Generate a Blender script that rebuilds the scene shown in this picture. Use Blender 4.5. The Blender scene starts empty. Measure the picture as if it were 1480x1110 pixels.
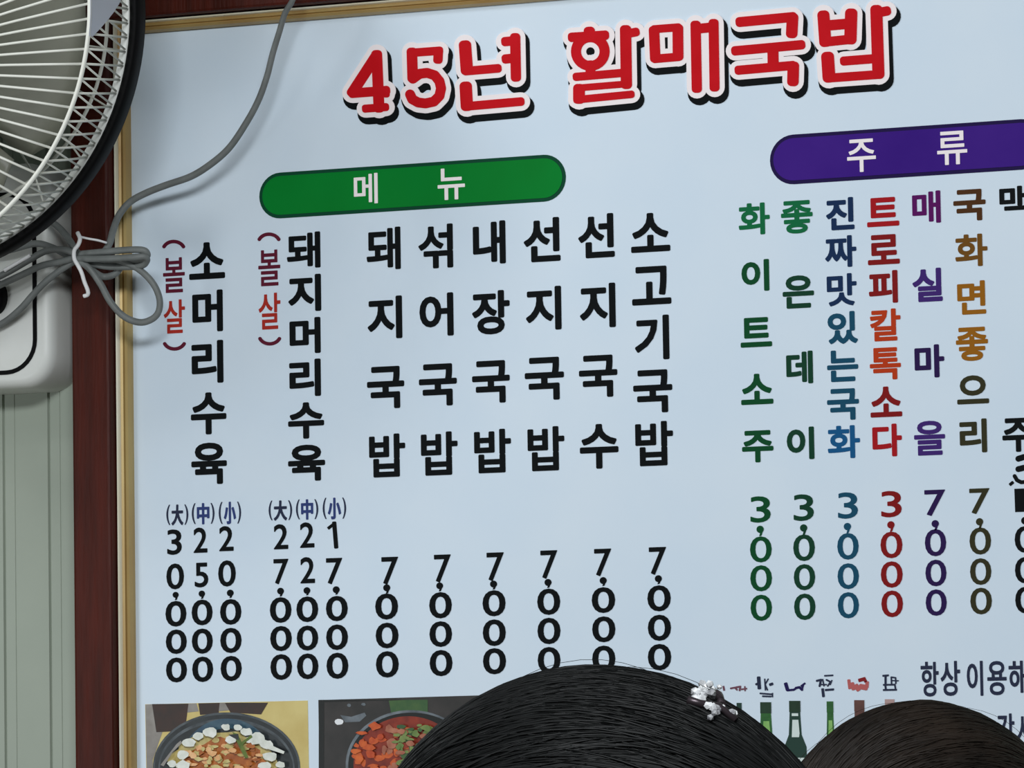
import bpy, bmesh, math, random
from mathutils import Vector, Matrix
from mathutils.bvhtree import BVHTree
from mathutils.geometry import delaunay_2d_cdt
random.seed(7)
SC = bpy.context.scene
COL = SC.collection

# ------------------------------------------------------------------ camera, world, lights, exposure
FPX = 6700.0
YAW, PITCH, ROLL = math.radians(21.77), math.radians(4.58), math.radians(-0.917)
FW = Vector((-math.sin(YAW) * math.cos(PITCH), math.cos(YAW) * math.cos(PITCH), math.sin(PITCH)))
_r0 = Vector((math.cos(YAW), math.sin(YAW), 0))
_u0 = _r0.cross(FW)
RT = math.cos(ROLL) * _r0 + math.sin(ROLL) * _u0
UP = -math.sin(ROLL) * _r0 + math.cos(ROLL) * _u0
CAM = Vector((0, 0, 1.61)) - 4.5 * FW
cam = bpy.data.cameras.new('camera')
cam.sensor_width = 36
cam.lens = 36 * FPX / 1480
cam.clip_end = 50
co = bpy.data.objects.new('camera', cam)
COL.objects.link(co)
M = Matrix((RT, UP, -FW)).transposed().to_4x4()
M.translation = CAM
co.matrix_world = M
SC.camera = co

w = bpy.data.worlds.new('world')
SC.world = w
w.use_nodes = True
w.node_tree.nodes['Background'].inputs[0].default_value = (0.86, 0.95, 1.0, 1)
w.node_tree.nodes['Background'].inputs[1].default_value = 0.08


def area(name, loc, target, sx, sy, power, color):
    l = bpy.data.lights.new(name, 'AREA')
    l.shape = 'RECTANGLE'
    l.size, l.size_y, l.energy, l.color = sx, sy, power, color
    o = bpy.data.objects.new(name, l)
    o.location = loc
    o.rotation_euler = (Vector(target) - Vector(loc)).to_track_quat('-Z', 'Y').to_euler()
    COL.objects.link(o)


area('ceiling_lamp_light', (-1.2, -1.5, 2.72), (0.1, 0, 1.45), 0.38, 0.38, 12, (0.93, 0.97, 1.0))
area('window_daylight', (-1.6, -2.4, 0.95), (-0.2, 0, 1.35), 0.9, 1.1, 14, (0.93, 0.97, 1.0))
area('ceiling_lamp_light', (1.5, -4.0, 2.68), (0.0, 0, 1.5), 1.5, 0.4, 95, (0.93, 0.97, 1.0))

SC.view_settings.view_transform = 'Standard'
SC.view_settings.look = 'None'
SC.view_settings.exposure = 0.05
SC.view_settings.gamma = 1.0
SC.view_settings.use_curve_mapping = False


# ------------------------------------------------------------------ helpers
def at(px, py, Y=0.0):
    """point of the plane y = Y that the photograph shows at (px, py)"""
    d = FW * FPX + RT * (px - 740) - UP * (py - 555)
    return CAM + d * ((Y - CAM.y) / d.y)


def dep(px, py, dist):
    d = FW * FPX + RT * (px - 740) - UP * (py - 555)
    return CAM + d * (dist / FPX)


def lin(c):
    return tuple(((v / 255) / 12.92 if v / 255 <= 0.04045 else ((v / 255 + 0.055) / 1.055) ** 2.4) for v in c) + (1,)


def mat(name, rgb, rough=0.5, spec=0.4, metal=0.0, noise=None, nscale=20, bump=0.0, bscale=60, stretch=None, trans=0.0, coat=0.0):
    m = bpy.data.materials.new(name)
    m.use_nodes = True
    nt = m.node_tree
    b = nt.nodes['Principled BSDF']
    b.inputs['Base Color'].default_value = lin(rgb)
    b.inputs['Roughness'].default_value = rough
    b.inputs['Specular IOR Level'].default_value = spec
    b.inputs['Metallic'].default_value = metal
    b.inputs['Coat Weight'].default_value = coat
    b.inputs['Transmission Weight'].default_value = trans
    tc = nt.nodes.new('ShaderNodeTexCoord')
    mp = nt.nodes.new('ShaderNodeMapping')
    nt.links.new(tc.outputs['Object'], mp.inputs[0])
    if stretch:
        mp.inputs['Scale'].default_value = stretch
    if noise:
        n = nt.nodes.new('ShaderNodeTexNoise')
        n.inputs['Scale'].default_value = nscale
        n.inputs['Detail'].default_value = 5
        nt.links.new(mp.outputs[0], n.inputs['Vector'])
        r = nt.nodes.new('ShaderNodeValToRGB')
        r.color_ramp.elements[0].position = 0.32
        r.color_ramp.elements[1].position = 0.68
        r.color_ramp.elements[0].color = lin(rgb)
        r.color_ramp.elements[1].color = lin(noise)
        nt.links.new(n.outputs['Fac'], r.inputs[0])
        nt.links.new(r.outputs[0], b.inputs['Base Color'])
    if bump:
        n = nt.nodes.new('ShaderNodeTexNoise')
        n.inputs['Scale'].default_value = bscale
        n.inputs['Detail'].default_value = 3
        nt.links.new(mp.outputs[0], n.inputs['Vector'])
        bp = nt.nodes.new('ShaderNodeBump')
        bp.inputs['Strength'].default_value = bump
        bp.inputs['Distance'].default_value = 0.01
        nt.links.new(n.outputs['Fac'], bp.inputs['Height'])
        nt.links.new(bp.outputs[0], b.inputs['Normal'])
    return m


def obj(name, bm, m, parent=None, smooth=False, label=None):
    me = bpy.data.meshes.new(name)
    bm.to_mesh(me)
    bm.free()
    for x in (m if isinstance(m, (list, tuple)) else [m]):
        me.materials.append(x)
    if smooth:
        for p in me.polygons:
            p.use_smooth = True
    o = bpy.data.objects.new(name, me)
    COL.objects.link(o)
    if parent:
        o.parent = parent
        o.matrix_parent_inverse = Matrix.Translation(-pos(parent))
    if label:
        o['label'] = label
    return o


def pos(o):
    p = Vector((0, 0, 0))
    while o:
        p = p + Vector(o.location)
        if o.parent:
            p = p + o.matrix_parent_inverse.translation
        o = o.parent
    return p


def thing(name, label, cat, loc, group=None):
    o = bpy.data.objects.new(name, None)
    o.empty_display_size = 0.05
    o.location = loc
    COL.objects.link(o)
    o['label'] = label
    o['category'] = cat
    if group:
        o['group'] = group
    return o


def box(bm, lo, hi, mi=0):
    vs = [bm.verts.new((x, y, z)) for x in (lo[0], hi[0]) for y in (lo[1], hi[1]) for z in (lo[2], hi[2])]
    for q in ((0, 1, 3, 2), (4, 6, 7, 5), (0, 4, 5, 1), (2, 3, 7, 6), (0, 2, 6, 4), (1, 5, 7, 3)):
        f = bm.faces.new([vs[i] for i in q])
        f.material_index = mi


def tube(bm, pts, r, n=8, closed=False, mi=0, flat=None):
    """sweep a circle along pts; r is a number or a list"""
    pts = [Vector(p) for p in pts]
    N = len(pts)
    rings = []
    ref = None
    for i, p in enumerate(pts):
        if closed:
            t = pts[(i + 1) % N] - pts[i - 1]
        else:
            t = pts[min(i + 1, N - 1)] - pts[max(i - 1, 0)]
        if t.length < 1e-9:
            t = Vector((0, 0, 1))
        t.normalize()
        if ref is None:
            ref = Vector((0, 0, 1)) if abs(t.z) < 0.9 else Vector((1, 0, 0))
        u = ref - t * ref.dot(t)
        if u.length < 1e-6:
            u = t.orthogonal()
        u.normalize()
        ref = u
        v = t.cross(u)
        rr = r[i] if isinstance(r, (list, tuple)) else r
        rings.append([bm.verts.new(p + (u * math.cos(a) + v * math.sin(a)) * rr) for a in (2 * math.pi * k / n for k in range(n))])
    M_ = N if closed else N - 1
    for i in range(M_):
        a, b = rings[i], rings[(i + 1) % N]
        off = 0
        if closed and i == N - 1:
            off = min(range(n), key=lambda k: (a[0].co - b[k].co).length)
        for k in range(n):
            f = bm.faces.new((a[k], a[(k + 1) % n], b[(k + 1 + off) % n], b[(k + off) % n]))
            f.smooth = True
            f.material_index = mi
    if not closed:
        for rg, s in ((rings[0], -1), (rings[-1], 1)):
            f = bm.faces.new(rg if s > 0 else rg[::-1])
            f.material_index = mi


def spline(pts, k=8):
    """Catmull-Rom through 3-D points"""
    P = [Vector(p) for p in pts]
    P = [P[0] * 2 - P[1]] + P + [P[-1] * 2 - P[-2]]
    out = []
    for i in range(1, len(P) - 2):
        for j in range(k):
            t = j / k
            a, b, c, d = P[i - 1], P[i], P[i + 1], P[i + 2]
            out.append(0.5 * ((2 * b) + (c - a) * t + (2 * a - 5 * b + 4 * c - d) * t * t + (3 * b - a - 3 * c + d) * t ** 3))
    out.append(P[-2])
    return out


def plate(bm, pts3, y_front, y_back, mi=0):
    """flat print: outline pts3 (x, z) given front at y_front, sides to y_back"""
    a = 0
    n = len(pts3)
    for i in range(n):
        x0, z0 = pts3[i]
        x1, z1 = pts3[(i + 1) % n]
        a += x0 * z1 - x1 * z0
    if a < 0:
        pts3 = pts3[::-1]
    fv = [bm.verts.new((x, y_front, z)) for x, z in pts3]
    bv = [bm.verts.new((x, y_back, z)) for x, z in pts3]
    f = bm.faces.new(fv)
    f.material_index = mi
    for i in range(n):
        j = (i + 1) % n
        f = bm.faces.new((fv[j], fv[i], bv[i], bv[j]))
        f.material_index = mi


def pxz(p):
    q = at(p[0], p[1], 0)
    return (q.x, q.z)


def poly(bm, pxs, yf, yb=0.0, mi=0):
    plate(bm, [pxz(p) for p in pxs], yf, yb, mi)


def capsule(a, b, wd, sq=0.55, n=5):
    """outline of one brush stroke, corners rounded by sq*half width"""
    a, b = Vector(a), Vector(b)
    d = b - a
    L = d.length
    d = d / L if L > 1e-6 else Vector((1, 0))
    nn = Vector((-d.y, d.x))
    h = wd / 2
    r = h * sq
    out = []
    for cen, sx, sy, a0 in ((b, 1, -1, -90), (b, 1, 1, 0), (a, -1, 1, 90), (a, -1, -1, 180)):
        c0 = cen + d * (sx * (h * 0.5 - r * 0.5 if sq < 1 else 0)) + nn * (sy * (h - r))
        for k in range(n + 1):
            an = math.radians(a0 + 90 * k / n)
            out.append(c0 + d * (math.cos(an) * r) + nn * (math.sin(an) * r))
    return [(p.x, p.y) for p in out]


def union(polys):
    """merge overlapping outlines (x, z) into one set of triangles"""
    V, F = [], []
    for p in polys:
        F.append(list(range(len(V), len(V) + len(p))))
        V += [Vector(q) for q in p]
    r = delaunay_2d_cdt(V, [], F, 0, 1e-7)
    B = [(min(q[0] for q in p), max(q[0] for q in p), min(q[1] for q in p), max(q[1] for q in p), p) for p in polys]
    out = []
    for f in r[2]:
        x = sum(r[0][i][0] for i in f) / len(f)
        y = sum(r[0][i][1] for i in f) / len(f)
        for a, b, c, d, p in B:
            if a < x < b and c < y < d:
                ins = False
                for i in range(len(p)):
                    x0, y0 = p[i - 1][0], p[i - 1][1]
                    x1, y1 = p[i][0], p[i][1]
                    if (y0 > y) != (y1 > y) and x < x0 + (x1 - x0) * (y - y0) / (y1 - y0):
                        ins = not ins
                if ins:
                    out.append(f)
                    break
    return r[0], out


def slab(bm, V, F, yf, yb=0.0, mi=0):
    vs = [bm.verts.new((v[0], yf, v[1])) for v in V]
    ed = {}
    for f in F:
        a = sum(V[f[i]][0] * V[f[(i + 1) % len(f)]][1] - V[f[(i + 1) % len(f)]][0] * V[f[i]][1] for i in range(len(f)))
        f = list(f) if a > 0 else list(f)[::-1]
        try:
            bm.faces.new([vs[i] for i in f]).material_index = mi
        except ValueError:
            continue
        for i in range(len(f)):
            k = (f[i], f[(i + 1) % len(f)])
            if (k[1], k[0]) in ed:
                del ed[(k[1], k[0])]
            else:
                ed[k] = 1
    bk = {}
    for (i, j) in ed:
        for q in (i, j):
            if q not in bk:
                bk[q] = bm.verts.new((vs[q].co.x, yb, vs[q].co.z))
        try:
            bm.faces.new((vs[j], vs[i], bk[i], bk[j])).material_index = mi
        except ValueError:
            pass
    for v in vs:
        if not v.link_faces:
            bm.verts.remove(v)


def stroke_polys(pts, wd, sq=0.55, grow=0.0, shift=(0, 0)):
    pts = [(p[0] + shift[0], p[1] + shift[1]) for p in pts]
    s = 1.0 if len(pts) > 2 or grow else sq
    return [[pxz(p) for p in capsule(pts[i], pts[i + 1], wd + 2 * grow, s)] for i in range(len(pts) - 1)]


def strokes(bm, lst, yf, yb=0.0, mi=0):
    P = []
    for pts, wd in lst:
        P += stroke_polys(pts, wd)
    slab(bm, *union(P), yf, yb, mi)


def arc(cx, cy, rx, ry, a0, a1, n=14):
    return [(cx + rx * math.cos(math.radians(a0 + (a1 - a0) * k / n)), cy + ry * math.sin(math.radians(a0 + (a1 - a0) * k / n))) for k in range(n + 1)]


def blob(cx, cy, rx, ry, n=14, jit=0.2, rnd=random):
    ph = rnd.random() * 6
    return [(cx + rx * (1 + jit * (rnd.random() - 0.5) * 2) * math.cos(ph + 2 * math.pi * k / n), cy + ry * (1 + jit * (rnd.random() - 0.5) * 2) * math.sin(ph + 2 * math.pi * k / n)) for k in range(n)]


def clip(pxs, x0, y0, x1, y1):
    """clip a pixel outline to a rectangle"""
    for ax_, v, s in ((0, x0, 1), (0, x1, -1), (1, y0, 1), (1, y1, -1)):
        out = []
        for i in range(len(pxs)):
            p, q = pxs[i - 1], pxs[i]
            ip, iq = (p[ax_] - v) * s >= 0, (q[ax_] - v) * s >= 0
            if ip != iq:
                t = (v - p[ax_]) / (q[ax_] - p[ax_])
                out.append((p[0] + (q[0] - p[0]) * t, p[1] + (q[1] - p[1]) * t))
            if iq:
                out.append(q)
        pxs = out
        if len(pxs) < 3:
            return None
    return pxs


# one letter of the built-in typeface: triangles and boundary edges, normalised to its own box
_gl = {}


def glyph(ch):
    if ch not in _gl:
        c = bpy.data.curves.new('g', 'FONT')
        c.body = ch
        c.resolution_u = 4
        o = bpy.data.objects.new('g', c)
        COL.objects.link(o)
        bpy.context.view_layer.update()
        me = o.to_mesh()
        V = [(v.co.x, v.co.y) for v in me.vertices]
        F = [tuple(p.vertices) for p in me.polygons]
        o.to_mesh_clear()
        bpy.data.objects.remove(o)
        bpy.data.curves.remove(c)
        x0, x1 = min(v[0] for v in V), max(v[0] for v in V)
        y0, y1 = min(v[1] for v in V), max(v[1] for v in V)
        _gl[ch] = ([((v[0] - x0) / (x1 - x0) - 0.5, (v[1] - y0) / (y1 - y0) - 0.5) for v in V], F)
    return _gl[ch]


DENSE = '돼섞밥좋짜칼톡맛쌀맥볼살화매면을'


def put(bm, ch, x0, y0, x1, y1, off=2.0, yf=-0.0006, mi=0):
    """print one letter into a pixel box; off = pixels of extra weight all round"""
    if ch in DENSE and off > 1.5:
        off *= 0.82
    V, F = glyph(ch)
    cx, cy = (x0 + x1) / 2, (y0 + y1) / 2
    c = at(cx, cy)
    P = [at(cx + 1, cy) - c, at(cx, cy + 1) - c]
    a, b, cc, d = P[0].x, P[1].x, P[0].z, P[1].z         # (dX,dZ) = J (dx,dy)
    det = a * d - b * cc
    ux, uy = d / det, -cc / det                            # pixel step of 1 m along X
    vx, vy = -b / det, a / det                             # pixel step of 1 m along Z
    A = [[abs(ux), abs(vx)], [abs(uy), abs(vy)]]
    W, Hh = x1 - x0 - 2 * off, y1 - y0 - 2 * off
    dt = A[0][0] * A[1][1] - A[0][1] * A[1][0]
    ww = (W * A[1][1] - A[0][1] * Hh) / dt
    hh = (A[0][0] * Hh - A[1][0] * W) / dt
    g = off / math.sqrt(dt)
    Q = [(c.x + v[0] * ww, c.z + v[1] * hh) for v in V]
    polys = [[Q[i] for i in f] for f in F]
    if off > 0:
        ed = {}
        for f in F:
            for i in range(len(f)):
                k = (f[i], f[(i + 1) % len(f)])
                if (k[1], k[0]) in ed:
                    del ed[(k[1], k[0])]
                else:
                    ed[k] = 1
        for i, j in ed:
            polys.append(capsule(Q[i], Q[j], 2 * g, 1.0, 3))
    slab(bm, *union(polys), yf, 0, mi)


def letter(name, cell, m, off=2.0, yf=-0.0006, parent=None, label=None):
    bm = bmesh.new()
    put(bm, *cell, off=off, yf=yf)
    return obj(name, bm, m, parent or board, label=label)


# ------------------------------------------------------------------ materials
M_wall = mat('wall_paint', (162, 170, 156), 0.6, 0.3, noise=(152, 161, 148), nscale=6)
M_wood = mat('dark_wood', (80, 27, 15), 0.5, 0.2, noise=(58, 20, 11), nscale=14, stretch=(6, 6, 0.6), bump=0.15, bscale=40)
M_gold = mat('gold_moulding', (190, 164, 104), 0.42, 0.5, metal=0.2, noise=(176, 140, 82), nscale=18, stretch=(1, 1, 0.5))
M_highlight = mat('highlight_bead', (255, 252, 232), 0.3, 0.6, noise=(250, 240, 206), nscale=25, stretch=(1, 1, 0.4))  # near-white colour paints the highlight along the gold trim's ridge
M_board = mat('board_vinyl', (219, 232, 243), 0.55, 0.08, noise=(214, 229, 242), nscale=9, bump=0.25, bscale=3.0)
M_black = mat('print_black', (10, 14, 16), 0.5, 0.08)
M_red = mat('print_red', (205, 18, 30), 0.5, 0.08, noise=(196, 12, 22), nscale=30)
M_white = mat('print_white', (250, 240, 240), 0.5, 0.08)
M_green = mat('plaque_green', (2, 128, 46), 0.45, 0.08, noise=(4, 120, 40), nscale=9)
M_greenrim = mat('plaque_green_edge', (14, 70, 48), 0.45, 0.08)
M_purple = mat('plaque_purple', (66, 32, 132), 0.45, 0.08, noise=(54, 20, 122), nscale=9)
M_purprim = mat('plaque_purple_edge', (34, 22, 70), 0.45, 0.08)
M_plast = mat('fan_white_plastic', (226, 228, 224), 0.4, 0.4, noise=(214, 216, 210), nscale=10)
M_wire = mat('fan_wire', (232, 232, 222), 0.4, 0.45)
M_blk = mat('black_rubber', (6, 6, 7), 0.6, 0.12)
M_blade = mat('fan_blade_smoke', (128, 128, 116), 0.4, 0.35, noise=(116, 117, 104), nscale=7)
M_cord = mat('grey_cable', (122, 126, 124), 0.5, 0.35, noise=(108, 112, 110), nscale=60)
M_tie = mat('white_tie', (240, 240, 240), 0.5, 0.3)

# ------------------------------------------------------------------ setting
WY = 0.016   # wall surface
bm = bmesh.new()
x7, x72 = at(7, 850, WY).x, at(72.5, 850, WY).x
pitch = x72 - x7
xs0 = x72 - 40 * pitch
prof = []
for k in range(110):
    x = xs0 + k * pitch
    prof += [(x - 0.0016, 0), (x - 0.0006, 0.003), (x + 0.0006, 0.003), (x + 0.0016, 0), (x + 0.0121, 0), (x + 0.0126, 0.0008), (x + 0.0131, 0)]
prof = [p for p in prof]
lo = [bm.verts.new((x, WY + d, 0)) for x, d in prof]
hi = [bm.verts.new((x, WY + d, 2.75)) for x, d in prof]
for i in range(len(prof) - 1):
    bm.faces.new((lo[i], lo[i + 1], hi[i + 1], hi[i]))
lb = [bm.verts.new((x, WY + 0.1, z)) for x in (prof[0][0], prof[-1][0]) for z in (0, 2.75)]
bm.faces.new((lb[0], lb[1], lb[3], lb[2]))
o = obj('wall_back', bm, M_wall)
o['kind'] = 'structure'
bm = bmesh.new()
box(bm, (prof[0][0], -5.2, -0.05), (prof[-1][0], WY + 0.1, 0))
o = obj('floor', bm, mat('floor_tile', (120, 112, 100), 0.4, 0.4, noise=(108, 100, 90), nscale=5))
o['kind'] = 'structure'

# ------------------------------------------------------------------ menu board
LX = at(193, 560).x                    # left edge of the white face
TZ = at(207, 48.6).z                   # top edge of the white face
RX = at(1650, 560).x
BZ = 0.98
board = thing('menu_board', 'large white restaurant menu board in a dark red wood frame with gold inner trim', 'menu board', (LX, 0, BZ))
bm = bmesh.new()
box(bm, (LX - 0.02, 0.0, BZ - 0.02), (RX + 0.02, 0.014, TZ + 0.02))
obj('panel', bm, M_board, board)
RW = 0.043
FY = -0.030
gx0 = at(166, 700, -0.02).x            # outer edge of gold trim
GW = LX - gx0
fx0 = at(104.5, 700, FY).x


def rail(lo, hi, name):
    bm = bmesh.new()
    box(bm, lo, hi)
    bmesh.ops.bevel(bm, geom=bm.edges[:], offset=0.003, segments=2, affect='EDGES', profile=0.5)
    obj(name, bm, M_wood, board)


fw = gx0 - fx0
rail((fx0, FY, BZ - GW - fw), (gx0, WY - 0.0005, TZ + GW + fw), 'frame_rail')
rail((RX + GW, FY, BZ - GW - fw), (RX + GW + fw, WY - 0.0005, TZ + GW + fw), 'frame_rail')
rail((gx0, FY, TZ + GW), (RX + GW, WY - 0.0005, TZ + GW + fw), 'frame_rail')
rail((gx0, FY, BZ - GW - fw), (RX + GW, WY - 0.0005, BZ - GW), 'frame_rail')


def moulding(rect0, rect1, prof, m, name):
    """mitred moulding ring: prof = [(t, y)], t from 0 outer to 1 inner"""
    bm = bmesh.new()
    rows = []
    for t, y in prof:
        a = [rect0[i] + (rect1[i] - rect0[i]) * t for i in range(4)]
        rows.append([bm.verts.new((x, y, z)) for x, z in ((a[0], a[1]), (a[2], a[1]), (a[2], a[3]), (a[0], a[3]))])
    for r0, r1 in zip(rows[:-1], rows[1:]):
        for k in range(4):
            bm.faces.new((r0[k], r0[(k + 1) % 4], r1[(k + 1) % 4], r1[k]))
    obj(name, bm, m, board)


R0 = (gx0, BZ - GW, RX + GW, TZ + GW)
R1 = (LX, BZ, RX, TZ)
moulding(R0, R1, [(0.30, -0.012), (0.36, -0.0135), (0.55, -0.0125), (0.62, -0.010), (0.66, -0.010), (0.72, -0.0125), (0.9, -0.0105), (1.0, -0.005), (1.0, 0.0)], M_gold, 'gold_trim')
moulding(R0, R1, [(0.0, -0.010), (0.05, -0.0150), (0.12, -0.0180), (0.22, -0.0170), (0.31, -0.012)], M_highlight, 'highlight_bead')  # outer ridge of the gold trim, its highlight put into the colour

# ---- title
P4 = lambda x, y: (480 + x / 4.625, 20 + y / 4.625)
PH = lambda x, y: (800 + x / 5.692, 20 + y / 5.692)
PK = lambda x, y: (1040 + x / 5.286, y / 5.286)
T = []
TG = []


def ts(fn, sc, pts, wd):
    T.append(([fn(*p) for p in pts], wd / sc))


s = 4.625
ts(P4, s, [(300, 282), (140, 528)], 72)
ts(P4, s, [(142, 532), (365, 515)], 64)
ts(P4, s, [(303, 275), (318, 630)], 72)
ts(P4, s, [(228, 635), (362, 625)], 54)
ts(P4, s, [(366, 505), (366, 540)], 48)
TG.append((TG[-1][1] if TG else 0, len(T)))
ts(P4, s, [(535, 262), (722, 248)], 56)
ts(P4, s, [(715, 250), (712, 308)], 62)
ts(P4, s, [(538, 258), (543, 430)], 70)
ts(P4, s, [(545, 435), (590, 402), (640, 396), (690, 412), (722, 452), (733, 500), (722, 550), (685, 588), (630, 600), (580, 594), (540, 572), (526, 540)], 66)
TG.append((TG[-1][1] if TG else 0, len(T)))
ts(P4, s, [(893, 215), (905, 375)], 82)
ts(P4, s, [(900, 384), (1112, 366)], 58)
ts(P4, s, [(1228, 160), (1233, 425)], 68)
ts(P4, s, [(1162, 187), (1215, 182)], 62)
ts(P4, s, [(1165, 303), (1215, 298)], 62)
ts(P4, s, [(898, 490), (905, 615)], 82)
ts(P4, s, [(898, 620), (1265, 588)], 58)
TG.append((TG[-1][1] if TG else 0, len(T)))
s = 5.692
ts(PH, s, [(300, 148), (302, 180)], 92)
ts(PH, s, [(158, 195), (428, 178)], 78)
T.append((arc(*PH(308, 312), 118 / s, 118 / s, 0, 360, 28), 82 / s))
ts(PH, s, [(305, 420), (312, 500)], 80)
ts(PH, s, [(598, 135), (605, 580)], 92)
ts(PH, s, [(615, 165), (682, 152)], 72)
ts(PH, s, [(193, 520), (570, 488)], 68)
ts(PH, s, [(200, 612), (610, 578)], 56)
ts(PH, s, [(215, 620), (215, 700)], 96)
ts(PH, s, [(195, 708), (645, 664)], 62)
TG.append((TG[-1][1] if TG else 0, len(T)))
ts(PH, s, [(832, 140), (842, 365)], 86)
ts(PH, s, [(1028, 125), (1030, 350)], 88)
ts(PH, s, [(835, 128), (1030, 113)], 66)
ts(PH, s, [(840, 372), (1030, 356)], 70)
ts(PH, s, [(1174, 95), (1184, 615)], 84)
ts(PH, s, [(1322, 80), (1330, 605)], 82)
ts(PH, s, [(1190, 125), (1310, 112)], 80)
TG.append((TG[-1][1] if TG else 0, len(T)))
s = 5.286
ts(PK, s, [(160, 170), (562, 132)], 76)
ts(PK, s, [(562, 140), (556, 255)], 88)
ts(PK, s, [(125, 390), (628, 344)], 72)
ts(PK, s, [(412, 380), (414, 490)], 84)
ts(PK, s, [(150, 538), (562, 502)], 70)
ts(PK, s, [(568, 510), (565, 622)], 88)
TG.append((TG[-1][1] if TG else 0, len(T)))
ts(PK, s, [(798, 122), (812, 320)], 92)
ts(PK, s, [(1010, 108), (1004, 300)], 94)
ts(PK, s, [(810, 198), (1000, 182)], 80)
ts(PK, s, [(812, 322), (1004, 302)], 72)
ts(PK, s, [(1202, 80), (1218, 565)], 92)
ts(PK, s, [(1225, 97), (1282, 86)], 72)
ts(PK, s, [(830, 440), (840, 590)], 98)
ts(PK, s, [(955, 468), (1210, 448)], 70)
ts(PK, s, [(840, 598), (1230, 570)], 68)
TG.append((TG[-1][1] if TG else 0, len(T)))
title = None
for cnt in TG:
    L_ = T[cnt[0]:cnt[1]]
    P = sum((stroke_polys(p, wd, 0.75) for p, wd in L_), [])
    bm = bmesh.new()
    slab(bm, *union(P), -0.0021, 0)
    t = obj('title_letter', bm, M_red, board)
    P = sum((stroke_polys(p, wd, grow=7.2) for p, wd in L_), [])
    bm = bmesh.new()
    slab(bm, *union(P), -0.0014 - 0.00001 * cnt[0] / 4, 0)
    obj('letter_outline', bm, M_white, t, label='white outline around the red letter')
    P = sum((stroke_polys(p, wd, grow=9.6, shift=(3.2, 7.2)) for p, wd in L_), [])
    bm = bmesh.new()
    slab(bm, *union(P), -0.0007 - 0.00001 * cnt[0] / 4, 0)
    obj('letter_shadow', bm, M_black, t, label='printed black drop shadow')


# ---- plaques
def plaque(x0, yt0, yb0, x1, yt1, yb1, m, mr, label, words, cut=0.0):
    a, b = at(x0, (yt0 + yb0) / 2), at(x1, (yt1 + yb1) / 2)
    zt = (at(x0 + 40, yt0).z + at(x1 - 40, yt1).z) / 2
    zb = (at(x0 + 40, yb0).z + at(x1 - 40, yb1).z) / 2
    h = (zt - zb) / 2
    cz = (zt + zb) / 2

    def pill(g, yf, name, m, par, lab=None):
        hh = h - g
        out = []
        for cx, s in ((b.x - h, 1), (a.x + h, -1)):
            for k in range(17):
                an = math.radians(-90 + 180 * k / 16)
                ex = 0.86
                out.append((cx + s * hh * math.cos(an), cz + s * hh * math.sin(an)))
        bm = bmesh.new()
        plate(bm, out, yf, 0)
        return obj(name, bm, m, par, label=lab)
    p = pill(0, -0.0005, 'heading_plaque', mr, board, label)
    pill(0.0035, -0.001, 'plaque_face', m, p)
    for q in words:
        letter('plaque_letter', q, M_white, 0.7, -0.0016, p, 'white letter')


plaque(375, 252, 317, 818, 221, 290, M_green, M_greenrim, 'long green rounded heading plaque',
       [('메', 512, 250, 547, 296), ('뉴', 633, 242, 673, 290)])
plaque(1113, 196.5, 268.5, 1512, 170, 243, M_purple, M_purprim, 'long purple rounded heading plaque',
       [('주', 1224.5, 200, 1267, 250), ('류', 1354.5, 188.5, 1399, 239.5)])

# ---- dishes
A_ = lambda t: [(c, 200 + a / 2.775, 320 + b / 2.775, 200 + e / 2.775, 320 + d / 2.775) for c, a, b, e, d in t]
B_ = lambda t: [(c, 500 + a / 2.642, 290 + b / 2.642, 500 + e / 2.642, 290 + d / 2.642) for c, a, b, e, d in t]
C_ = lambda t: [(c, 1040 + a / 2.643, 260 + b / 2.643, 1040 + e / 2.643, 260 + d / 2.643) for c, a, b, e, d in t]


def column(name, cells, m, off=2.0, label=None):
    ms = m if isinstance(m, list) else [m]
    for i, c in enumerate(cells):
        letter(name, c, ms[min(i, len(ms) - 1)], off, label=label)


dishes = [
    A_([('소', 203, 80, 348, 235), ('머', 216, 273, 340, 446), ('리', 213, 475, 342, 652), ('수', 210, 683, 354, 857), ('육', 212, 885, 356, 1057)]),
    A_([('돼', 595, 40, 731, 192), ('지', 601, 210, 734, 365), ('머', 606, 383, 732, 533), ('리', 605, 550, 733, 705), ('수', 600, 723, 746, 874), ('육', 600, 893, 750, 1044)]),
    B_([('돼', 78, 99, 210, 268), ('지', 82, 362, 216, 531), ('국', 80, 630, 224, 797), ('밥', 88, 888, 228, 1058)]),
    B_([('섞', 276, 87, 410, 262), ('어', 280, 350, 412, 521), ('국', 278, 620, 425, 787), ('밥', 286, 880, 428, 1051)]),
    B_([('내', 484, 75, 611, 246), ('장', 481, 340, 627, 514), ('국', 481, 608, 627, 776), ('밥', 489, 870, 632, 1042)]),
    B_([('선', 678, 62, 820, 237), ('지', 686, 325, 824, 498), ('국', 682, 595, 834, 765), ('밥', 693, 860, 836, 1034)]),
    B_([('선', 886, 47, 1027, 222), ('지', 892, 313, 1031, 489), ('국', 889, 587, 1038, 754), ('수', 892, 850, 1042, 1026)]),
    B_([('소', 1087, 43, 1239, 200), ('고', 1091, 247, 1243, 401), ('기', 1102, 435, 1236, 611), ('국', 1096, 643, 1248, 813), ('밥', 1104, 840, 1251, 1015)]),
]
for d in dishes:
    column('dish_letter', d, M_black)
M_bol = mat('print_dark_red', (172, 48, 38), 0.5, 0.08)
M_bolp = mat('print_maroon', (96, 28, 48), 0.5, 0.08)
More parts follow.
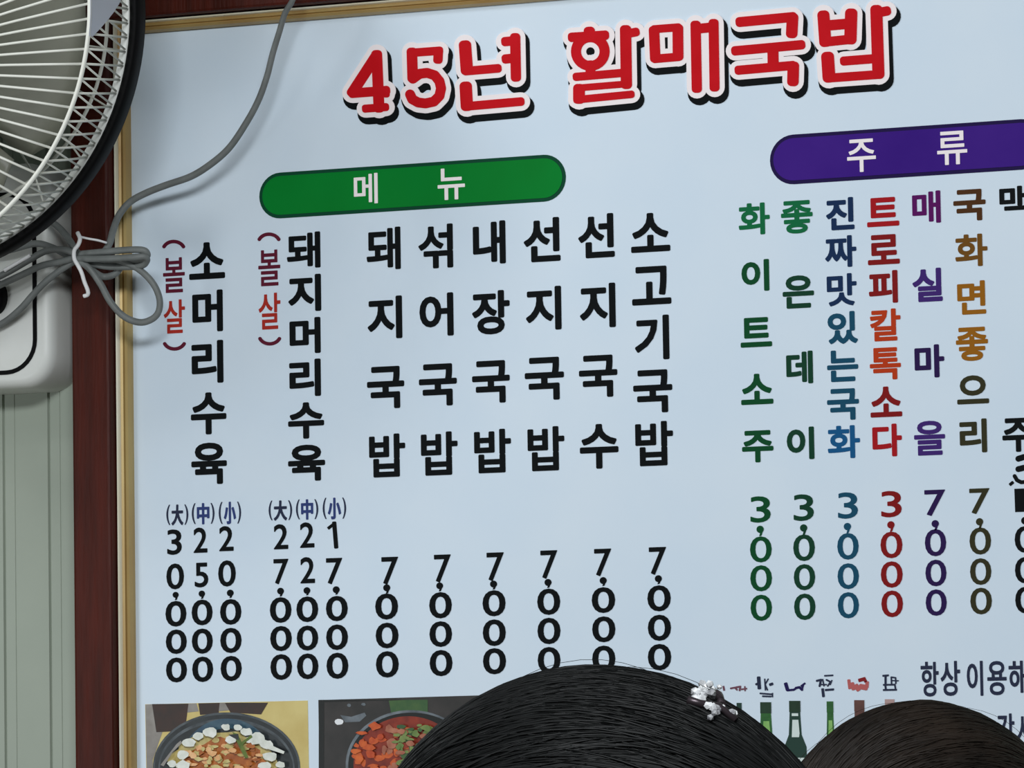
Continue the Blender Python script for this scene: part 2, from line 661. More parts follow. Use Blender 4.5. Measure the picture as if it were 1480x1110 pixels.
for pts, ar in ((A_([('볼', 99, 143, 187, 288), ('살', 102, 312, 188, 451)]), ((251.3, 362, 15.5, 13), (252.3, 491.4, 15.5, 13))),
                (A_([('볼', 481, 112, 570, 261), ('살', 482, 285, 571, 435)]), ((389, 351.5, 15.5, 13), (390, 484, 15.5, 13)))):
    column('note_letter', pts, [M_bolp, M_bol], off=0.6, label='small dark red letter')
    (cx, cy, rx, ry), (dx, dy, sx, sy) = ar
    for ar_ in (arc(cx, cy, rx, ry, 205, 335, 12), arc(dx, dy, sx, sy, 25, 155, 12)):
        bm = bmesh.new()
        strokes(bm, [(ar_, 5.0)], -0.0006)
        obj('bracket_mark', bm, M_bolp, board)

# ---- left prices
E_ = lambda x, y: (200 + x / 3.7, 700 + y / 3.7)
F_ = lambda x, y: (500 + x / 2.96, 760 + y / 2.96)
D_ = lambda x, y: (1040 + x / 2.466, 660 + y / 2.466)


def comma(x0, y0, x1, y1, m):
    cx = (x0 + x1) / 2
    r = (x1 - x0) / 2
    bm = bmesh.new()
    P = [arc(cx, y0 + r, r, r, 0, 345, 15), [(cx + r * 0.95, y0 + r), (cx + r * 0.35, y1), (cx - r * 0.25, y1 + 0.5), (cx + r * 0.1, y0 + r * 1.6)]]
    slab(bm, *union([[pxz(p) for p in q] for q in P]), -0.0006)
    obj('price_comma', bm, m, board)


def price(fn, digits, com, zeros, m, off=0.7, zoff=0.9):
    for ch, a, b, c, d in digits:
        x0, y0, x1, y1 = *fn(a, b), *fn(c, d)
        if ch == '1':
            bm = bmesh.new()
            strokes(bm, [([(x0 + (x1 - x0) * 0.62, y0 + 2), (x1 - 2.6, y1 - 2)], 6.0), ([(x0 + 1, y0 + 9), (x0 + 8.5, y0 + 3.2)], 4.4)], -0.0006)
            obj('price_figure', bm, m, board)
        else:
            letter('price_figure', (ch, x0, y0, x1, y1), m, off)
    if com:
        comma(*fn(com[0], com[1]), *fn(com[2], com[3]), m)
    for a, b, c, d in zeros:
        letter('price_figure', ('0', *fn(a, b), *fn(c, d)), m, zoff)


price(E_, [('3', 154, 240, 233, 378), ('0', 150, 422, 245, 563)], (184, 575, 216, 618), [(145, 622, 258, 762), (147, 775, 260, 908), (148, 925, 261, 1060)], M_black)
price(E_, [('2', 295, 230, 370, 367), ('5', 301, 418, 375, 552)], (323, 568, 357, 611), [(285, 615, 398, 755), (286, 770, 399, 907), (288, 920, 401, 1058)], M_black)
price(E_, [('2', 432, 222, 510, 358), ('0', 427, 405, 522, 548)], (474, 563, 510, 606), [(437, 612, 552, 752), (438, 766, 553, 903), (440, 916, 554, 1053)], M_black)
price(E_, [('2', 724, 212, 802, 348), ('7', 723, 398, 804, 535)], (743, 553, 779, 598), [(703, 602, 820, 742), (705, 756, 822, 893), (706, 907, 823, 1047)], M_black)
price(E_, [('2', 864, 202, 942, 340), ('2', 866, 388, 945, 530)], (884, 550, 920, 592), [(845, 598, 963, 738), (847, 754, 963, 890), (848, 903, 964, 1043)], M_black)
price(E_, [('1', 1015, 200, 1068, 342), ('7', 1004, 393, 1092, 535)], (1040, 545, 1077, 588), [(1003, 595, 1121, 733), (1004, 748, 1122, 887), (1006, 899, 1124, 1041)], M_black)
M_size = mat('print_slate', (44, 50, 72), 0.5, 0.08)
M_sizeb = mat('print_blue_slate', (52, 66, 118), 0.5, 0.08)
for cells in ([(150, 105, 268, 222, '大'), (286, 97, 408, 217, '中'), (430, 90, 550, 216, '小')], [(697, 83, 823, 197, '大'), (843, 77, 963, 192, '中'), (986, 68, 1112, 190, '小')]):
    for x0, y0, x1, y1, ch in cells:
        letter('size_bracket', ('(', *E_(x0, y0 + 4), *E_(x0 + 21, y1 - 4)), M_size, 0.2)
        letter('size_bracket', (')', *E_(x1 - 21, y0 + 2), *E_(x1, y1 - 6)), M_size, 0.2)
        letter('size_character', (ch, *E_(x0 + 27, y0 + 2), *E_(x1 - 27, y1 - 2)), M_size if ch == '大' else M_sizeb, 0.9)
for d, cm, z in (((152, 132, 225, 252), (160, 250, 190, 288), [(125, 288, 224, 402), (127, 413, 226, 525), (128, 535, 227, 650)]),
                 ((377, 122, 450, 243), (387, 242, 416, 279), [(356, 282, 454, 397), (357, 407, 455, 519), (358, 530, 457, 644)]),
                 ((602, 113, 677, 237), (617, 234, 647, 271), [(584, 274, 684, 388), (585, 399, 685, 515), (586, 522, 686, 636)]),
                 ((832, 104, 906, 227), (850, 227, 880, 264), [(818, 267, 918, 382), (819, 392, 919, 507), (820, 517, 919, 632)]),
                 ((1062, 97, 1137, 216), (1086, 219, 1116, 256), [(1051, 261, 1153, 374), (1053, 386, 1154, 499), (1053, 511, 1154, 626)]),
                 ((1296, 90, 1372, 210), (1322, 211, 1352, 248), [(1289, 253, 1391, 367), (1291, 379, 1392, 493), (1291, 504, 1393, 619)])):
    price(F_, [('7',) + d], cm, z, M_black)

# ---- drinks
g = lambda n, c: mat('print_' + n, tuple(v * 0.9 for v in c), 0.5, 0.08)
GR, GR2, GRB = g('forest', (14, 82, 44)), g('deep_green', (22, 70, 48)), g('emerald', (20, 118, 70))
TE, TE2, TEB = g('navy_teal', (26, 52, 92)), g('teal', (26, 84, 112)), g('azure', (24, 96, 150))
RD, RD2, RD3 = g('crimson', (186, 26, 34)), g('orange_red', (206, 66, 26)), g('dark_crimson', (146, 26, 28))
PU, PU2, PU3 = g('plum', (100, 18, 102)), g('violet', (72, 44, 124)), g('indigo', (48, 28, 84))
BR, BR2, OR, OL = g('umber', (88, 54, 26)), g('brown', (126, 84, 28)), g('ochre', (168, 106, 22)), g('olive', (60, 58, 36))
drinks = [
    (C_([('화', 72, 85, 193, 213), ('이', 83, 302, 191, 428), ('트', 79, 523, 201, 641), ('소', 81, 738, 206, 860), ('주', 85, 955, 207, 1081)]), [GRB, GR, GR, GR, GR]),
    (C_([('좋', 234, 76, 357, 208), ('은', 240, 362, 362, 493), ('데', 254, 652, 358, 781), ('이', 256, 942, 363, 1070)]), [GRB, GR2, GR2, GR2]),
    (C_([('진', 406, 65, 516, 194), ('짜', 402, 210, 524, 337), ('맛', 409, 355, 525, 484), ('있', 412, 500, 529, 629), ('는', 410, 648, 531, 773), ('국', 410, 795, 534, 920), ('화', 412, 936, 538, 1066)]), [TE, TE, TE, TE2, TE2, TE2, TEB]),
    (C_([('트', 562, 64, 687, 181), ('로', 565, 206, 689, 326), ('피', 569, 344, 682, 474), ('칼', 574, 490, 693, 618), ('톡', 573, 638, 694, 766), ('소', 575, 787, 698, 908), ('다', 583, 930, 698, 1059)]), [RD, RD3, RD3, RD2, RD2, RD3, RD]),
    (C_([('매', 735, 40, 846, 169), ('실', 736, 335, 853, 468), ('마', 744, 627, 860, 758), ('을', 742, 918, 863, 1054)]), [PU, PU2, PU3, PU2]),
    (C_([('국', 892, 33, 1018, 160), ('화', 899, 204, 1025, 334), ('면', 907, 383, 1019, 516), ('좋', 902, 560, 1027, 694), ('으', 906, 744, 1030, 858), ('리', 916, 911, 1023, 1044)]), [BR, BR2, OR, OR, OL, OL]),
    (C_([('맥', 1068, 18, 1188, 152), ('주', 1079, 907, 1204, 1041)]), [M_black]),
]
for cells, ms in drinks:
    column('drink_letter', cells, ms, 1.7)
for d, cm, z, m in (
        (('3', 109, 140, 183, 236), (132, 246, 158, 282), [(108, 283, 187, 378), (109, 386, 188, 481), (110, 491, 188, 586)], GR),
        (('3', 263, 133, 337, 230), (287, 241, 313, 277), [(262, 276, 341, 373), (264, 382, 342, 477), (265, 487, 343, 583)], GR2),
        (('3', 421, 126, 494, 222), (443, 236, 469, 271), [(419, 271, 497, 368), (420, 379, 498, 473), (421, 482, 498, 577)], TE2),
        (('3', 575, 121, 650, 217), (598, 230, 624, 266), [(573, 266, 653, 363), (574, 372, 654, 468), (576, 476, 655, 573)], RD3),
        (('7', 730, 117, 806, 212), (756, 226, 782, 262), [(731, 257, 809, 356), (733, 366, 810, 463), (734, 472, 811, 568)], PU3),
        (('7', 890, 112, 964, 205), (914, 219, 940, 255), [(890, 251, 969, 350), (892, 361, 970, 458), (893, 466, 972, 563)], OL)):
    price(D_, [d], cm, z, m, off=0.7, zoff=0.5)
for a, b, c, d in [(1051, 246, 1130, 344), (1052, 356, 1131, 453), (1053, 462, 1132, 560)]:
    letter('price_figure', ('0', *D_(a, b), *D_(c, d)), M_black, 0.5)
comma(1476, 747, 1487, 762, M_black)
for k in ([([(1472, 663), (1480, 660.5), (1492, 662)], 8.5)], [([(1472, 678), (1480, 676), (1492, 677)], 8.5)], [([(1466.5, 688), (1470, 694), (1476, 697), (1486, 696), (1493, 690)], 5.5)], [([(1460.5, 700), (1463.5, 697.5)], 4.5)]):
    bm = bmesh.new()
    strokes(bm, k, -0.0006)
    obj('note_stroke', bm, M_black, board)
bm = bmesh.new()
poly(bm, [(1466.3, 706.5), (1494, 705.5), (1494, 739), (1467.5, 740)], -0.0008)
obj('price_patch', bm, M_black, board, label='black block covering a price figure')

# ---- footer greeting
column('greeting_letter', [('항', 1330.5, 956, 1357.5, 1007), ('상', 1359, 955, 1388.5, 1006), ('이', 1397, 955, 1421.5, 1006), ('용', 1426.5, 955, 1455.5, 1005), ('해', 1457.5, 953.5, 1486, 1004),
                           ('감', 1441, 1031, 1467, 1079), ('사', 1469, 1031, 1496, 1079)], M_size, 0.8)

# ---- food photographs printed on the board
rnd = random.Random(3)
Z1 = lambda x, y: (200 + x / 5.692, 1000 + y / 5.692)
Z2 = lambda x, y: (450 + x / 5.692, 1000 + y / 5.692)
mats1 = [mat('photo_table', (214, 196, 128), 0.4, 0.3, noise=(196, 172, 100), nscale=25), mat('photo_bowl', (34, 38, 40), 0.4, 0.3, noise=(50, 56, 58), nscale=60),
         mat('photo_rim', (92, 100, 104), 0.4, 0.3, noise=(52, 58, 62), nscale=60), mat('photo_radish', (236, 238, 230), 0.4, 0.3, noise=(208, 212, 200), nscale=120),
         mat('photo_meat', (190, 112, 46), 0.4, 0.3, noise=(146, 74, 30), nscale=90), mat('photo_noodle', (238, 190, 138), 0.4, 0.3, noise=(220, 160, 100), nscale=120),
         mat('photo_leaf', (62, 92, 22), 0.4, 0.3, noise=(110, 126, 50), nscale=90), mat('photo_cabbage', (214, 200, 138), 0.4, 0.3, noise=(180, 160, 90), nscale=100),
         mat('photo_cup', (46, 40, 36), 0.4, 0.3, noise=(66, 44, 36), nscale=50), mat('photo_grey', (150, 146, 140), 0.4, 0.3, noise=(128, 122, 116), nscale=60),
         mat('photo_blue', (40, 66, 88), 0.4, 0.3, noise=(74, 104, 116), nscale=70)]
C1 = (210.5, 1000, 445, 1205)
bm = bmesh.new()
lay = [0.0006]


def pp(f, pts, mi, box_, step=0.00004):
    c = clip([f(*p) for p in pts], *box_)
    if c:
        poly(bm, c, -lay[0], -lay[0] + 0.00002, mi)
        lay[0] += step


poly(bm, [(210, 1018), (445, 1012.5), (448, 1200), (213, 1204)], -0.0004, 0, 0)
B1 = (210.3, 1015.6, 446, 1203)
pp(Z1, [(60, 105), (125, 100), (150, 330), (200, 330), (120, 560), (120, 640), (70, 640)], 9, B1)
pp(Z1, [(115, 100), (415, 96), (385, 320), (150, 332)], 8, B1)
pp(Z1, [(415, 96), (480, 94), (500, 160), (405, 170)], 9, B1)
pp(Z1, [(495, 94), (672, 90), (664, 175), (510, 190)], 8, B1)
pp(Z1, [(672, 90), (715, 90), (760, 150), (664, 160)], 9, B1)
pp(Z1, [(715, 90), (1072, 84), (1012, 185), (760, 170)], 8, B1)
pp(Z1, arc(728, 620, 606, 452, 0, 355, 60), 2, B1)
pp(Z1, arc(728, 622, 590, 436, 0, 355, 60), 1, B1)
pp(Z1, arc(728, 625, 560, 405, 0, 355, 60), 2, B1)
pp(Z1, arc(728, 632, 548, 385, 0, 355, 60), 1, B1)
pp(Z1, arc(735, 590, 380, 370, 215, 325, 20) + arc(735, 640, 330, 340, 325, 215, 20), 10, B1)
pp(Z1, blob(700, 560, 430, 230, 30, 0.1, rnd), 7, B1)
pp(Z1, blob(710, 600, 330, 210, 30, 0.12, rnd), 4, B1)
for _ in range(110):
    a = rnd.uniform(0, 6.28)
    q = rnd.uniform(0, 1) ** 0.5
    pp(Z1, blob(705 + 320 * q * math.cos(a), 570 + 200 * q * math.sin(a), rnd.uniform(14, 44), rnd.uniform(9, 30), 9, 0.35, rnd), rnd.choice([5, 4, 7, 4, 5, 7]), B1)
for x, y, r in ((610, 332, 58), (515, 362, 46), (436, 418, 54), (385, 515, 50), (392, 605, 56), (298, 590, 38), (910, 330, 48), (838, 296, 36), (1000, 385, 70), (1075, 430, 50), (1102, 530, 56), (1062, 608, 52), (740, 290, 36), (940, 392, 40), (1190, 600, 40), (780, 395, 46)):
    pp(Z1, blob(x, y, r, r * 0.72, 11, 0.2, rnd), 3, B1)
pp(Z1, [(205, 600), (335, 430), (370, 400), (380, 420), (300, 500), (230, 612)], 9, B1)
pp(Z1, [(1010, 380), (1120, 440), (1225, 490), (1215, 510), (1090, 470)], 3, B1)
pp(Z1, [(795, 330), (840, 345), (880, 430), (930, 540), (900, 545), (850, 450)], 6, B1)
pp(Z1, [(950, 352), (962, 372), (890, 425), (860, 470), (862, 420)], 6, B1)
pp(Z1, [(760, 352), (845, 345), (850, 400), (800, 375)], 1, B1)
obj('food_photo', bm, mats1, board, label='printed photo of a black bowl of soup on a tan table')
mats2 = [mat('photo_dark', (58, 54, 52), 0.4, 0.3, noise=(40, 40, 38), nscale=40), mat('photo_black', (18, 22, 20), 0.4, 0.3), mat('photo_steel', (120, 128, 134), 0.4, 0.3, noise=(80, 88, 94), nscale=70),
         mat('photo_stew', (150, 52, 28), 0.4, 0.3, noise=(110, 34, 22), nscale=80), mat('photo_orange', (216, 106, 44), 0.4, 0.3, noise=(182, 66, 26), nscale=110), mat('photo_herb', (84, 116, 56), 0.4, 0.3, noise=(132, 146, 82), nscale=90),
         mat('photo_herb_dark', (48, 86, 50), 0.4, 0.3, noise=(70, 100, 54), nscale=80), mat('photo_glint', (232, 234, 236), 0.4, 0.3), mat('photo_pink', (184, 120, 92), 0.4, 0.3, noise=(150, 84, 62), nscale=80)]
bm = bmesh.new()
lay = [0.0006]
B2 = (461, 1011.5, 695, 1200)
poly(bm, [(460.3, 1011.8), (694, 1005), (697, 1197), (463, 1200)], -0.0004, 0, 0)
pp(Z2, [(62, 70), (108, 70), (104, 1100), (62, 1100)], 1, B2)
pp(Z2, [(62, 66), (1380, 30), (1380, 50), (62, 86)], 1, B2)
pp(Z2, [(640, 72), (960, 58), (960, 170), (860, 165), (660, 180)], 6, B2)
pp(Z2, [(240, 190), (330, 205), (440, 170), (455, 195), (400, 245), (280, 250)], 2, B2)
pp(Z2, blob(230, 246, 38, 26, 10, 0.1, rnd), 7, B2)
pp(Z2, blob(312, 110, 18, 14, 8, 0.2, rnd), 2, B2)
pp(Z2, blob(432, 102, 18, 12, 8, 0.2, rnd), 2, B2)
pp(Z2, arc(820, 600, 535, 450, 0, 355, 60), 2, B2)
pp(Z2, arc(828, 606, 522, 436, 0, 355, 60), 1, B2)
pp(Z2, arc(800, 600, 450, 400, 0, 355, 60), 3, B2)
for _ in range(60):
    a = rnd.uniform(0, 6.28)
    q = rnd.uniform(0, 1) ** 0.5
    x, y = 640 + 290 * q * math.cos(a), 500 + 250 * q * math.sin(a)
    pp(Z2, blob(x, y, rnd.uniform(22, 50), rnd.uniform(14, 40), 9, 0.3, rnd), 4 if x < 600 else rnd.choice([8, 4, 8, 3]), B2)
for _ in range(60):
    a = rnd.uniform(0, 6.28)
    q = rnd.uniform(0, 1) ** 0.5
    pp(Z2, blob(860 + 190 * q * math.cos(a), 440 + 190 * q * math.sin(a), rnd.uniform(14, 50), rnd.uniform(10, 34), 9, 0.35, rnd), rnd.choice([5, 6, 5, 5]), B2)
for x, y in ((830, 425), (750, 500), (945, 365), (760, 325)):
    pp(Z2, blob(x, y, 34, 20, 9, 0.3, rnd), 8, B2)
obj('food_photo', bm, mats2, board, label='printed dark photo of a red stew with green herbs')

# ---- bottle pictures and their captions
ZB = lambda x, y: (1030 + x / 5.103, 960 + y / 5.103)
mb = [mat('bottle_cap', (34, 62, 42), 0.4, 0.3, noise=(28, 50, 34), nscale=60), mat('bottle_glass', (56, 112, 52), 0.4, 0.3, noise=(36, 84, 44), nscale=60), mat('bottle_lit', (150, 194, 112), 0.4, 0.3, noise=(120, 172, 92), nscale=60),
      mat('bottle_label', (214, 226, 222), 0.4, 0.3), mat('bottle_dark', (30, 60, 50), 0.4, 0.3), mat('bottle_brown', (112, 74, 66), 0.4, 0.3, noise=(88, 60, 54), nscale=60), mat('bottle_pale', (180, 150, 146), 0.4, 0.3)]


def bottle(cx, top, w_, cap, glass, lit, label, tall=360, dx=0):
    bm = bmesh.new()
    h = w_ / 2
    Z = lambda x, y: ZB(x + (y - top) * 0.016, y)
    poly(bm, [Z(cx - h * 0.92, top + 60), Z(cx + h * 0.92, top + 60), Z(cx + h * 1.02, top + 150), Z(cx + h * 1.15, top + 250), Z(cx + h * 2.0, top + 340), Z(cx + h * 2.1, top + tall + 420), Z(cx - h * 2.1, top + tall + 420), Z(cx - h * 2.0, top + 340), Z(cx - h * 1.15, top + 250), Z(cx - h * 1.02, top + 150)], -0.0005, 0, glass)
    poly(bm, [Z(cx - h, top), Z(cx + h, top), Z(cx + h, top + 82), Z(cx - h, top + 82)], -0.0008, 0, cap)
    poly(bm, [Z(cx - h * 0.55, top + 92), Z(cx + h * 0.6, top + 92), Z(cx + h * 0.62, top + 112), Z(cx - h * 0.55, top + 112)], -0.0008, 0, lit if lit == 3 else glass)
    poly(bm, [Z(cx - h * 0.45, top + 140), Z(cx + h * 0.62, top + 140), Z(cx + h * 0.8, top + 240), Z(cx + h * 0.7, top + 268), Z(cx - h * 0.6, top + 268)], -0.0008, 0, lit)
    poly(bm, [Z(cx - h * 1.9, top + 420), Z(cx + h * 1.9, top + 420), Z(cx + h * 1.9, top + 640), Z(cx - h * 1.9, top + 640)], -0.0008, 0, 3)
    obj('bottle_picture', bm, mb, board, label=label)


bottle(196, 285, 36, 4, 1, 2, 'printed bottle partly behind the hair clip')
bottle(392, 280, 80, 0, 1, 2, 'printed light green bottle')
bottle(606, 270, 82, 0, 4, 3, 'printed dark green bottle with pale neck')
bottle(866, 274, 48, 1, 1, 2, 'printed slim green bottle')
bottle(1082, 265, 74, 5, 5, 6, 'printed brownish bottle')
bottle(1306, 258, 70, 6, 5, 6, 'printed bottle top above the right head')


def caption(lines, m, label=None):
    bm = bmesh.new()
    strokes(bm, [([ZB(*p) for p in pts], wd / 5.103) for pts, wd in lines], -0.0006)
    obj('bottle_caption', bm, m, board, label=label)


caption([([(80, 165), (85, 190)], 14), ([(135, 178), (165, 172), (180, 188)], 13), ([(175, 170), (205, 165), (200, 192)], 14), ([(215, 185), (250, 180)], 12), ([(238, 165), (240, 195)], 10)], g('faded_plum', (128, 84, 98)))
caption([([(340, 100), (345, 175)], 26), ([(322, 148), (338, 140)], 16), ([(385, 110), (390, 190)], 10), ([(410, 110), (388, 150), (405, 190)], 10), ([(425, 150), (440, 145)], 20), ([(352, 215), (440, 222)], 12), ([(370, 236), (430, 238)], 12), ([(442, 215), (442, 240)], 10)], M_size)
caption([([(540, 145), (552, 185)], 26), ([(552, 192), (600, 188), (612, 180)], 16), ([(615, 175), (640, 170), (660, 188)], 18), ([(655, 160), (680, 142)], 14), ([(660, 185), (668, 155)], 14)], g('ink_blue', (38, 30, 88)))
caption([([(828, 85), (886, 82)], 12), ([(770, 122), (800, 115), (790, 160)], 16), ([(812, 112), (822, 160)], 10), ([(800, 150), (840, 150)], 10), ([(840, 115), (870, 130), (850, 160)], 12), ([(868, 150), (880, 120)], 10), ([(812, 185), (818, 235)], 20), ([(835, 190), (890, 186)], 16)], M_size)
caption([([(1005, 120), (1012, 175)], 22), ([(1030, 145), (1040, 180)], 30), ([(1060, 160), (1075, 185)], 34), ([(1095, 165), (1130, 172)], 40), ([(1140, 135), (1138, 165)], 26)], g('coral', (206, 110, 108)))
caption([([(1085, 118), (1120, 108)], 26), ([(1120, 110), (1128, 125)], 22)], g('coral_dark', (150, 40, 44)))
caption([([(1258, 85), (1295, 82)], 14), ([(1276, 88), (1276, 150)], 16), ([(1262, 152), (1345, 150)], 13), ([(1262, 190), (1355, 188)], 14), ([(1275, 160), (1278, 185)], 14), ([(1318, 95), (1350, 100), (1352, 140)], 11), ([(1318, 95), (1320, 140)], 11), ([(1318, 120), (1370, 122)], 9), ([(1345, 155), (1350, 185)], 12)], M_size)

# ------------------------------------------------------------------ wall fan
FC = CAM + (Vector((-0.51696, -0.28, 1.96612)) - CAM) * ((CAM.y + 0.225) / (CAM.y + 0.28))
FN = Vector((0.05790, -0.99502, -0.08108))
FU = FN.cross(Vector((0, 0, 1))).normalized() * -1        # to the right in the photograph
FV = FU.cross(FN) * -1
if FV.z < 0:
    FV = -FV
if FU.x < 0:
    FU = -FU
FR, FT = 0.2547, 0.118


def fp(r, ang, t):
    a = math.radians(ang)
    return FC + FN * t + (FU * math.cos(a) + FV * math.sin(a)) * r


fan = thing('wall_fan', 'white caged fan with black outer ring on the wall left of the board', 'fan', at(-90, 420, WY))


def ring(r, t, rr, n=10, k=128):
    bm = bmesh.new()
    tube(bm, [fp(r, 360 * i / k, t) for i in range(k)], rr, n, True)
    return bm


def lathe(prof, k=96, mi=0):
    """band around the fan axis, closed profile of (r, t)"""
    bm = bmesh.new()
    rows = [[bm.verts.new(fp(r, 360 * i / k, t)) for r, t in prof] for i in range(k)]
    n = len(prof)
    for i in range(k):
        a, b = rows[i], rows[(i + 1) % k]
        for j in range(n):
            f = bm.faces.new((a[j], a[(j + 1) % n], b[(j + 1) % n], b[j]))
            f.smooth = True
    bmesh.ops.recalc_face_normals(bm, faces=bm.faces[:])
    return bm


obj('rim_band', lathe([(0.2462, -0.014), (0.2520, -0.017), (0.2547, -0.013), (0.2552, 0.0), (0.2545, 0.007), (0.2510, 0.009), (0.2462, 0.006)], 160), M_blk, fan, label='black ring around the cage')
obj('inner_rim', lathe([(0.2385, -0.006), (0.2461, -0.010), (0.2461, 0.004), (0.2385, 0.006)], 160), M_plast, fan)
# front guard: a rim ring, spokes that run slightly off centre, side wires
bm = bmesh.new()
NW = 112
RF = 0.2535
tube(bm, [fp(RF, 360 * i / 160, FT) for i in range(160)], 0.0022, 8, True)
for i in range(NW):
    a = 360 * i / NW + 1.1
    e = fp(RF, a, FT)
    inner = fp(0.07, a - 42, FT + 0.022)
    mid = [e.lerp(inner, k / 6) + FN * (0.012 * math.sin(math.pi * k / 6)) for k in range(7)]
    tube(bm, mid, 0.00135, 5)
    q = FR - 0.012
    tube(bm, [e, fp(q + (RF - q) * 0.6, a + 0.3, FT * 0.5), fp(q, a + 0.6, -0.002)], 0.0012, 5)
tube(bm, [fp(0.07, 360 * i / 60, FT + 0.022) for i in range(60)], 0.0025, 8, True)
obj('front_guard', bm, M_wire, fan)
# rear guard
bm = bmesh.new()
for i in range(24):
    a = 15 * i + 4
    tube(bm, [fp(0.2435, a, -0.006), fp(0.232, a, -0.04), fp(0.19, a, -0.07), fp(0.10, a, -0.085)], 0.0011, 5)
for r, t in ((0.19, -0.07), (0.10, -0.085)):
    tube(bm, [fp(r, 360 * i / 96, t) for i in range(96)], 0.002, 6, True)
obj('rear_guard', bm, M_wire, fan)
# swirl wires of the front guard's side
bm = bmesh.new()
for i in range(NW):
    a = 360 * i / NW + 1.1
    tube(bm, [fp(RF, a, FT), fp(0.2475, a - 2.9, FT * 0.48), fp(0.2425, a - 5.6, -0.002)], 0.0011, 5)
obj('side_wires', bm, M_wire, fan)
# hub badge, motor, blades
bm = lathe([(0.0, FT + 0.03), (0.05, FT + 0.03), (0.072, FT + 0.024), (0.072, FT + 0.018), (0.0, FT + 0.018)], 48)
obj('guard_badge', bm, M_plast, fan)
bm = lathe([(0.0, -0.06), (0.07, -0.06), (0.085, -0.075), (0.085, -0.125), (0.06, -0.15), (0.0, -0.155)], 48)
motor = obj('motor_housing', bm, M_plast, fan)
bm = lathe([(0.0, 0.062), (0.03, 0.058), (0.043, 0.04), (0.045, -0.03), (0.0, -0.03)], 40)
obj('blade_hub', bm, M_blade, fan)
for b in range(5):
    a0 = 72 * b - 21
    bm = bmesh.new()
    rows = []
    NR, NA = 12, 14
    for i in range(NR + 1):
        r = 0.04 + (0.208 - 0.04) * i / NR
        f = i / NR
        half = 20 + 15.5 * math.sin(min(1, f * 1.3) * math.pi / 2)
        if f > 0.9:
            half *= 1 - 0.25 * ((f - 0.9) / 0.1) ** 2
        row = []
        for j in range(NA + 1):
            s = j / NA * 2 - 1
            row.append((r, a0 + 10 * f + half * s, 0.02 + 0.014 * s * (0.5 + 0.5 * f) - 0.006 * s * s))
        rows.append(row)
    fr = [[bm.verts.new(fp(r, a, t + 0.001)) for r, a, t in row] for row in rows]
    bk = [[bm.verts.new(fp(r, a, t - 0.001)) for r, a, t in row] for row in rows]
    for i in range(NR):
        for j in range(NA):
            for q in (bm.faces.new((fr[i][j], fr[i + 1][j], fr[i + 1][j + 1], fr[i][j + 1])), bm.faces.new((bk[i][j], bk[i][j + 1], bk[i + 1][j + 1], bk[i + 1][j]))):
                q.smooth = True
    edge = [(0, j) for j in range(NA)] + [(i, NA) for i in range(NR)] + [(NR, j) for j in range(NA, 0, -1)] + [(i, 0) for i in range(NR, 0, -1)]
    for k in range(len(edge)):
        (i, j), (i2, j2) = edge[k], edge[(k + 1) % len(edge)]
        bm.faces.new((fr[i][j], fr[i2][j2], bk[i2][j2], bk[i][j]))
    bmesh.ops.recalc_face_normals(bm, faces=bm.faces[:])
    obj('fan_blade', bm, M_blade, fan)
# plastic clip that joins front guard and rim, upper right
bm = bmesh.new()
rows = []
for k in range(17):
    a = -9 + 32 * k / 16
    t1 = FT + 0.003
    f = min(1, k / 8)
    t0 = FT - 0.004 - (FT - 0.012) * (math.sin(f * math.pi / 2) if f < 1 else 1)
    row = []
    for j in range(7):
        u = j / 6
        t = t1 + (t0 - t1) * u
        r = 0.2425 + (RF - 0.2425) * (t / FT)
        row.append((bm.verts.new(fp(r + 0.0034, a, t)), bm.verts.new(fp(r + 0.0018, a, t))))
    rows.append(row)
for k in range(16):
    for j in range(6):
        A, B, C, D = rows[k][j], rows[k + 1][j], rows[k + 1][j + 1], rows[k][j + 1]
        bm.faces.new((A[0], B[0], C[0], D[0]))
        bm.faces.new((A[1], D[1], C[1], B[1]))
bmesh.ops.recalc_face_normals(bm, faces=bm.faces[:])
obj('guard_clip', bm, mat('clip_plastic', (206, 210, 222), 0.45, 0.35), fan, label='pale plastic clip joining front guard and ring')


# wall base
def rrect(x0, z0, x1, z1, r, n=8):
    out = []
    for cx, cz, a0 in ((x1 - r, z1 - r, 0), (x0 + r, z1 - r, 90), (x0 + r, z0 + r, 180), (x1 - r, z0 + r, 270)):
        for k in range(n + 1):
            a = math.radians(a0 + 90 * k / n)
            out.append((cx + r * math.cos(a), cz + r * math.sin(a)))
    return out


BY = -0.052
bx1 = at(74, 450, BY).x
bz0 = at(40, 560, BY).z
bx0 = at(-262, 450, BY).x
bz1 = at(0, 236, BY).z
bm = bmesh.new()
loops = []
for g_, y in ((0.0, WY), (0.0, BY + 0.014), (0.0015, BY + 0.006), (0.005, BY + 0.0015), (0.010, BY)):
    loops.append([bm.verts.new((x, y, z)) for x, z in rrect(bx0 + g_, bz0 + g_, bx1 - g_, bz1 - g_, 0.034 - g_ * 0.8)])
for a, b in zip(loops[:-1], loops[1:]):
    n = len(a)
    for i in range(n):
        f = bm.faces.new((a[i], b[i], b[(i + 1) % n], a[(i + 1) % n]))
        f.smooth = True
bm.faces.new(loops[-1])
bmesh.ops.recalc_face_normals(bm, faces=bm.faces[:])
base = obj('wall_base', bm, M_plast, fan)
